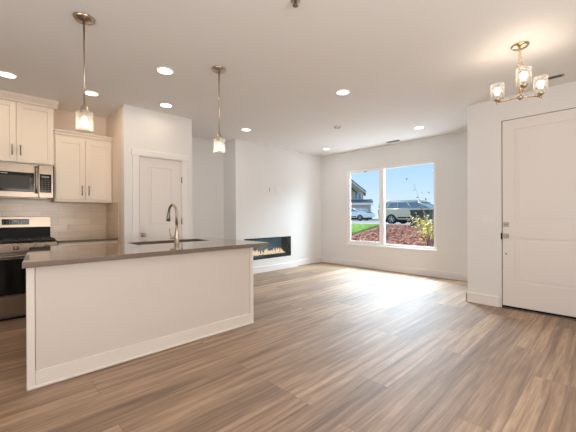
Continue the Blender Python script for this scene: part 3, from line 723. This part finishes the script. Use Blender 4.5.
for lat, dep in ((-.098, .163), (.190, .004), (-.092, -.167)):
    v = R3*lat + F3*dep; ax, ay = hx+v.x, hy+v.y
    ar = MB().tube([(hx, hy, hz), (hx+v.x*.5, hy+v.y*.5, hz+.002), (ax, ay, hz+.006)], .006, 10).ball((ax, ay, hz+.002), .012, 1, 10).build('arm', BRASS, ch)
    MB().lathe((ax, ay, hz), [(.006, .005), (.024, .022), (.030, .030), (.030, .036), (.010, .037), (.013, .045), (.013, .075), (.010, .076)], 20).build('cup', NICK, ar)
    R, z0, z1 = .056, hz+.036, hz+.178
    MB().lathe((ax, ay, 0), [(.020, z0+.001), (R-.006, z0), (R, z0+.006), (R, z1), (R-.003, z1), (R-.003, z0+.008), (.020, z0+.005), (.020, z0+.001)], 32).build('glass_shade', SHADE, ar)
    MB().lathe((ax, ay, hz+.076), [(.010, 0), (.024, .028), (.028, .045), (.022, .064), (.001, .074)], 20).build('bulb', BULB, ar)
    d = bpy.data.lights.new('chandelier_lamp', 'POINT'); d.energy = 1.3; d.color = (1, .82, .64); d.shadow_soft_size = .04
    q = bpy.data.objects.new('chandelier_lamp', d); C.objects.link(q); q.location = (ax, ay, hz+.215)

# ---------------------------------------------------------------- outside
GRASS = pm('lawn_grass', (.23, .40, .07), .9, noise=.35, nscale=14)
CONC = pm('concrete', (.58, .56, .53), .85, noise=.08, nscale=3)
ASPH = pm('asphalt', (.28, .28, .29), .9, noise=.15, nscale=5)
MULCH = mulch_mat()
CHIP = pm('bark_chip', (.42, .20, .14), .9, noise=.95, nscale=16)
ROOFM = pm('roof_shingles', (.13, .125, .12), .9, noise=.3, nscale=6)
SIDE = siding_mat('yellow_siding', (.86, .68, .42)); SIDE2 = siding_mat('cream_siding', (.68, .60, .50))
WHITE = pm('outdoor_white', (.80, .80, .80), .6, noise=.02)
TYRE = pm('tyre_rubber', (.02, .02, .02), .8, noise=.2)
ALLOY = pm('alloy_rim', (.65, .65, .66), .3, .8, noise=.05)
CARB = pm('beige_metallic', (.60, .53, .41), .25, .25, noise=.02, coat=.6)
CARW = pm('white_car_paint', (.80, .82, .84), .25, 0, noise=.01, coat=.5)
CGLASS = pm('car_glass', (.20, .26, .32), .05, 0, noise=.1, spec=.9)  # light bluish base colour puts a reflection into the glass
LEAF = pm('yellow_green_leaf', (.66, .60, .13), .7, noise=.4, nscale=9)
LEAFD = pm('dark_leaf', (.05, .10, .04), .8, noise=.4, nscale=9)
BARK = pm('grey_bark', (.22, .18, .15), .9, noise=.3)
BOXG = pm('utility_green', (.035, .06, .045), .5, noise=.1)
TAIL = pm('tail_light_red', (.35, .02, .02), .2, noise=.1); HEAD = pm('headlight_clear', (.7, .75, .8), .1, noise=.05)
def tz(y): return -.10 if y < 7.2 else min(.60, -.10+.0625*(y-7.2))
# terrain
m = MB(); fs = []
ys = [YW+.15, 7.2, 9, 11, 13, 15, 17, 18.4]
for i in range(len(ys)-1):
    a, b = ys[i], ys[i+1]; fs.append([(-16, a, tz(a)), (6, a, tz(a)), (6, b, tz(b)), (-16, b, tz(b))])
m.poly(fs)
struct('ground_bank', m, MULCH, 'red-brown bark mulch bank rising to the street')
random.seed(3)
m = MB(); t = bmesh.new()
for i in range(4200):
    y = 8+10.2*random.random()**.8; x = -.50*y-1.2+random.uniform(-2.0, 3.6)*(y/12)
    if y < 18.3 and x < -8.6-.25*(y-13)+.0: continue
    s_ = random.uniform(.03, .085); c = Vector((x, y, tz(y)+.012)); a = random.uniform(0, PI); tl = random.uniform(-.5, .5)
    u = Vector((math.cos(a), math.sin(a), tl))*s_; v = Vector((-math.sin(a), math.cos(a), random.uniform(-.3, .6)))*s_*.45; n_ = Vector((0, 0, .02))
    P_ = [c-u-v, c+u-v, c+u+v, c-u+v]; A = [t.verts.new(p) for p in P_]; B = [t.verts.new(p+n_) for p in P_]
    t.faces.new(B)
    for j in range(4): t.faces.new((A[j], A[(j+1) % 4], B[(j+1) % 4], B[j]))
m._merge(t)
tag(m.build('bark_chips', [CHIP], None), 'loose red-brown bark chips covering the bank outside the window', 'mulch', kind='stuff')
# lawn wedge
def lx(y): return -9.01-.249*(y-13.0)
m = MB(); fs = []
yy = [7.2, 9, 11, 13, 15, 17, 18.4]
for i in range(len(yy)-1):
    a, b = yy[i], yy[i+1]; fs.append([(-26, a, tz(a)+.03), (lx(a), a, tz(a)+.03), (lx(b), b, tz(b)+.03), (-26, b, tz(b)+.03)])
m.poly(fs); t = bmesh.new()
for i in range(9000):
    y = random.uniform(9.5, 18.3); x = lx(y)-random.random()**1.6*6; hgt = random.uniform(.03, .07); a = random.uniform(0, PI)
    c = Vector((x, y, tz(y)+.02)); u = Vector((math.cos(a), math.sin(a), 0))*.012
    t.faces.new([t.verts.new(c-u), t.verts.new(c+u), t.verts.new(c+Vector((random.uniform(-.02, .02), random.uniform(-.02, .02), hgt)))])
m._merge(t)
tag(m.build('lawn', GRASS, None), 'bright green lawn strip left of the mulch bank', 'grass', kind='stuff')
struct('kerb', MB().box(-45, 30, 18.4, 18.75, .3, .66, .02), CONC, 'pale concrete kerb above the mulch bank')
struct('street', MB().box(-90, 60, 18.75, 28.5, .3, .60), ASPH, 'grey street')
struct('ground_far', MB().box(-120, 90, 28.5, 140, .2, .56), pm('far_ground', (.42, .43, .36), .9, noise=.2, nscale=.5), 'ground beyond the street')
struct('driveway', MB().box(-28.6, -21.0, 28.5, 36, .3, .60), CONC, 'concrete driveway of the neighbouring house')

def wheel(m, rim, x, y, z, r=.34, side=-1):
    m.lathe((x, y, z), [(r*.62, -.10), (r*.96, -.10), (r, -.07), (r, .07), (r*.96, .10), (r*.62, .10), (r*.62, -.10)], 28, 'Y')
def car(name, label, paint, loc, rz, L=4.8, Hc=1.66, cat='car', rails=True):
    o = thing(name, label, cat, (0, 0, 0))
    W = .91; wb = L*.56; xr, xf = -wb/2-.02, wb/2-.02; r = .345; x0, x1 = -L/2, L/2
    def arch(xc): return [(xc-(r+.07)*math.cos(a), .32+(r+.07)*math.sin(a)) for a in [PI*i/8 for i in range(9)]]
    out = [(x0+.05, .36)] + arch(xr) + arch(xf) + [(x1-.08, .34), (x1, .5), (x1-.02, .74), (x1-.20, .90), (x1-1.05, 1.02), (x0+.35, 1.06), (x0+.04, .98), (x0, .70)]
    MB().prism(out, 'Y', -W, W, .05).build('body', paint, o)
    MB().box(x0+.25, x1-.25, -W+.24, W-.24, .13, .98, .03).build('underbody_shade', TYRE, o)  # dark underbody block, carried low to stand for shade beneath the car
    # greenhouse
    zb, zt = 1.02, Hc-.06
    bot = [(x0+.18, zb), (x1-1.10, zb-.02)]; top = [(x0+.62, zt), (x1-1.95, zt)]
    t = bmesh.new(); Wt = W-.20
    v = [t.verts.new(p) for p in ((bot[0][0], -W+.04, bot[0][1]), (bot[1][0], -W+.04, bot[1][1]), (bot[1][0], W-.04, bot[1][1]), (bot[0][0], W-.04, bot[0][1]),
                                  (top[0][0], -Wt, zt), (top[1][0], -Wt, zt), (top[1][0], Wt, zt), (top[0][0], Wt, zt))]
    for f in ((0, 1, 5, 4), (1, 2, 6, 5), (2, 3, 7, 6), (3, 0, 4, 7), (4, 5, 6, 7), (3, 2, 1, 0)): t.faces.new([v[i] for i in f])
    m = MB(); m._merge(t); m.build('windows', CGLASS, o)
    m = MB(); m.box(top[0][0]-.10, top[1][0]+.08, -Wt-.02, Wt+.02, zt-.02, zt+.045, .03, 2); m.build('roof', paint, o)
    m = MB()
    for s in (-1, 1):
        def line(fx): return [(bot[0][0]+(bot[1][0]-bot[0][0])*fx, s*(W-.035), zb), (top[0][0]+(top[1][0]-top[0][0])*fx, s*(Wt+.005), zt)]
        for fx, rr in ((0.0, .05), (.10, .045), (.36, .025), (.66, .025), (1.0, .035)): m.tube(line(fx), rr, 6)
        m.tube([(bot[0][0], s*(W-.03), zb), (bot[1][0], s*(W-.03), zb)], .03, 6)
    m.build('pillars', paint, o)
    for (xc) in (xr, xf):
        for s in (-1, 1):
            k = MB(); wheel(k, None, xc, s*(W-.10), r, r); wo_ = k.build('wheel', TYRE, o)
            k = MB(); yy_ = s*(W-.10)+s*.07
            k.lathe((xc, yy_, r), [(.001, -.01), (.06, s*.02), (.05, -.01)], 12, 'Y')
            for q in range(5):
                a = 2*PI*q/5+.3; k.tube([(xc, yy_, r), (xc+.21*math.cos(a), yy_, r+.21*math.sin(a))], [.035, .028], 6)
            k.torus((xc, yy_, r), .205, .022, 'Y', 24, 6); k.build('rim', ALLOY, wo_)
    for s in (-1, 1):
        MB().box(x0-.01, x0+.10, s*.62, s*.88, .80, .98, .02).build('tail_light', TAIL, o)
        MB().box(x1-.16, x1-.02, s*.58, s*.86, .66, .80, .02).build('headlight', HEAD, o)
    if rails:
        for s in (-1, 1):
            MB().tube([(top[0][0]+.05, s*Wt, zt+.05), (top[0][0]+.15, s*Wt, zt+.11), (top[1][0]-.15, s*Wt, zt+.11), (top[1][0]+.0, s*Wt, zt+.05)], .02, 8).build('roof_rail', STEELD, o)
    for s in (-1, 1): MB().box(xr+.45, xf-.45, s*(W-.01), s*(W+.012), .40, .50, .01).build('sill_cladding', TYRE, o)
    o.location = loc; o.rotation_euler = (0, 0, rz)
    return o
car('station_wagon', 'beige wagon with roof rails parked beyond the mulch bank', CARB, (-9.15, 20.6, .60), 0, 4.7, 1.52)
car('parked_car', 'silver-white car on driveway before the garage, half hidden by window frame', CARW, (-21.6, 31.6, .60), .1, 4.5, 1.42, rails=False)
car('parked_car', 'white vehicle parked far off between garage and wagon', CARW, (-22.6, 45.0, .56), .1, 4.9, 1.9, rails=False)

# neighbouring house (local x along its street front, y away from the street)
hs = thing('neighbour_house', 'yellow two-storey house with dark roof seen through the left pane', 'house', (0, 0, 0))
MB().box(-12, 0, 0, 9, -.1, 4.25).build('upper_wall', SIDE, hs)
m = MB(); m.prism([(-12, 4.25), (0, 4.25), (-6, 9.3)], 'Y', 0.0, 9); m.build('gable_wall', SIDE, hs)
m = MB(); m.prism([(.35, 3.92), (-6, 9.28), (-12.35, 3.92), (-12.35, 4.2), (-6, 9.6), (.42, 4.16)], 'Y', -.45, 9.4); m.build('roof', ROOFM, hs)
m = MB(); m.prism([(.33, 3.80), (-6, 9.14), (-6, 9.36), (.40, 3.98)], 'Y', -.50, -.42); m.build('bargeboard', WHITE, hs)
m = MB(); m.prism([(-3.2, 5.9), (-.95, 3.80), (-.85, 4.0), (-3.1, 6.15)], 'Y', -.9, -.01); m.build('lower_eave', ROOFM, hs)
wn_ = MB().box(-1.35, -.22, -.07, .02, 2.95, 4.0, .02).build('window', WHITE, hs)
for a in (-1.22, -.72): MB().box(a, a+.36, -.10, -.06, 3.08, 3.85).build('pane', CGLASS, wn_)
MB().box(-11, .95, -4.2, -.01, -.1, 2.05).build('garage_wall', SIDE2, hs)
m = MB(); m.prism([(-4.9, 2.22), (-.01, 2.75), (-.01, 2.95), (-4.9, 2.45)], 'X', -11.4, 1.25); m.build('garage_roof', ROOFM, hs)
MB().box(-11.4, 1.27, -5.0, -4.88, 2.0, 2.28).build('fascia', WHITE, hs)
MB().box(-10, .40, -4.28, -4.2, 1.22, 1.62).build('garage_header', WHITE, hs)
MB().box(-10, .33, -4.27, -4.19, .0, 1.22).build('garage_shade_panel', pm('garage_shade', (.10, .075, .06), .8, noise=.3, nscale=1), hs)  # solid dark panel on the wall, standing for the shaded garage interior
for x in (.33, -4.6): MB().box(x, x+.22, -4.32, -4.2, .0, 1.5).build('garage_post', WHITE, hs)
MB().box(.92, 1.02, -4.24, -.01, .0, 2.05).build('corner_board', WHITE, hs)
hs.location = (-25.72, 40, .58); hs.rotation_euler = (0, 0, .571)

o = thing('utility_box', 'dark green electrical utility cabinet before the beige wagon', 'utility box', (-7.62, 17.8, tz(17.8)))
MB().box(-8.15, -7.10, 17.5, 18.1, tz(17.5)-.05, 1.46, .02).build('body', BOXG, o)
MB().box(-8.18, -7.07, 17.47, 18.13, 1.45, 1.51, .01).build('lid', BOXG, o)
MB().box(-7.64, -7.61, 17.485, 17.5, .62, 1.40).build('door_seam', SLOT, o)

def shrub(name, label, c, R, Hh, n, mats, stem_h, ls=.05, cat='shrub', seed=1, sparse=False):
    random.seed(seed); o = thing(name, label, cat, c); m = MB(); tips = []
    for i in range(9):
        a = random.uniform(0, 2*PI); s_ = random.uniform(.3, 1)
        p = [Vector(c), Vector(c)+Vector((math.cos(a)*R*.35*s_, math.sin(a)*R*.35*s_, Hh*.5)), Vector(c)+Vector((math.cos(a)*R*s_, math.sin(a)*R*s_, Hh*random.uniform(.75, 1.05)))]
        m.tube(p, [.009, .006, .003], 6); tips += [p[1].lerp(p[2], f) for f in (.0, .3, .6, .9)]
    m.build('branches', BARK, o)
    for mt, frac in mats:
        t = bmesh.new()
        for i in range(int(n*frac)):
            q = random.choice(tips)+Vector([random.gauss(0, R*.22) for _ in range(3)])
            u = Vector([random.gauss(0, 1) for _ in range(3)]).normalized(); v = u.orthogonal().normalized()
            l_ = ls*random.uniform(.6, 1.3)
            t.faces.new([t.verts.new(q-u*l_), t.verts.new(q+v*l_*.45), t.verts.new(q+u*l_), t.verts.new(q-v*l_*.45)])
        k = MB(); k._merge(t); tag(k.build('leaves', mt, o), kind='stuff')
    return o
PALE = pm('pale_blossom', (.75, .62, .42), .7, noise=.2, nscale=20)
shrub('flowering_shrub', 'yellow-green leafy shrub outside at the window right edge', (-4.35, 10.6, tz(10.6)), .50, .95, 210, [(LEAF, .75), (PALE, .25)], .3, .065, seed=4)
shrub('flowering_shrub', 'loose pale-blossomed shrub in front of the utility box', (-5.25, 12.4, tz(12.4)), .55, .95, 170, [(LEAF, .5), (PALE, .5)], .3, .06, seed=9)
shrub('sapling', 'thin bare sapling rising at the window right edge', (-3.9, 9.8, tz(9.8)), .75, 2.25, 36, [(LEAFD, 1)], .5, .05, 'sapling', seed=12)
shrub('distant_tree', 'dark tree beyond the garage behind the far white vehicle', (-27.5, 50, .5), 1.1, 2.4, 900, [(LEAFD, 1)], 1, .22, 'tree', seed=5)
shrub('distant_tree', 'second dark tree seen just left of window mullion', (-25.2, 52, .5), .9, 1.9, 600, [(LEAFD, 1)], 1, .22, 'tree', seed=6)
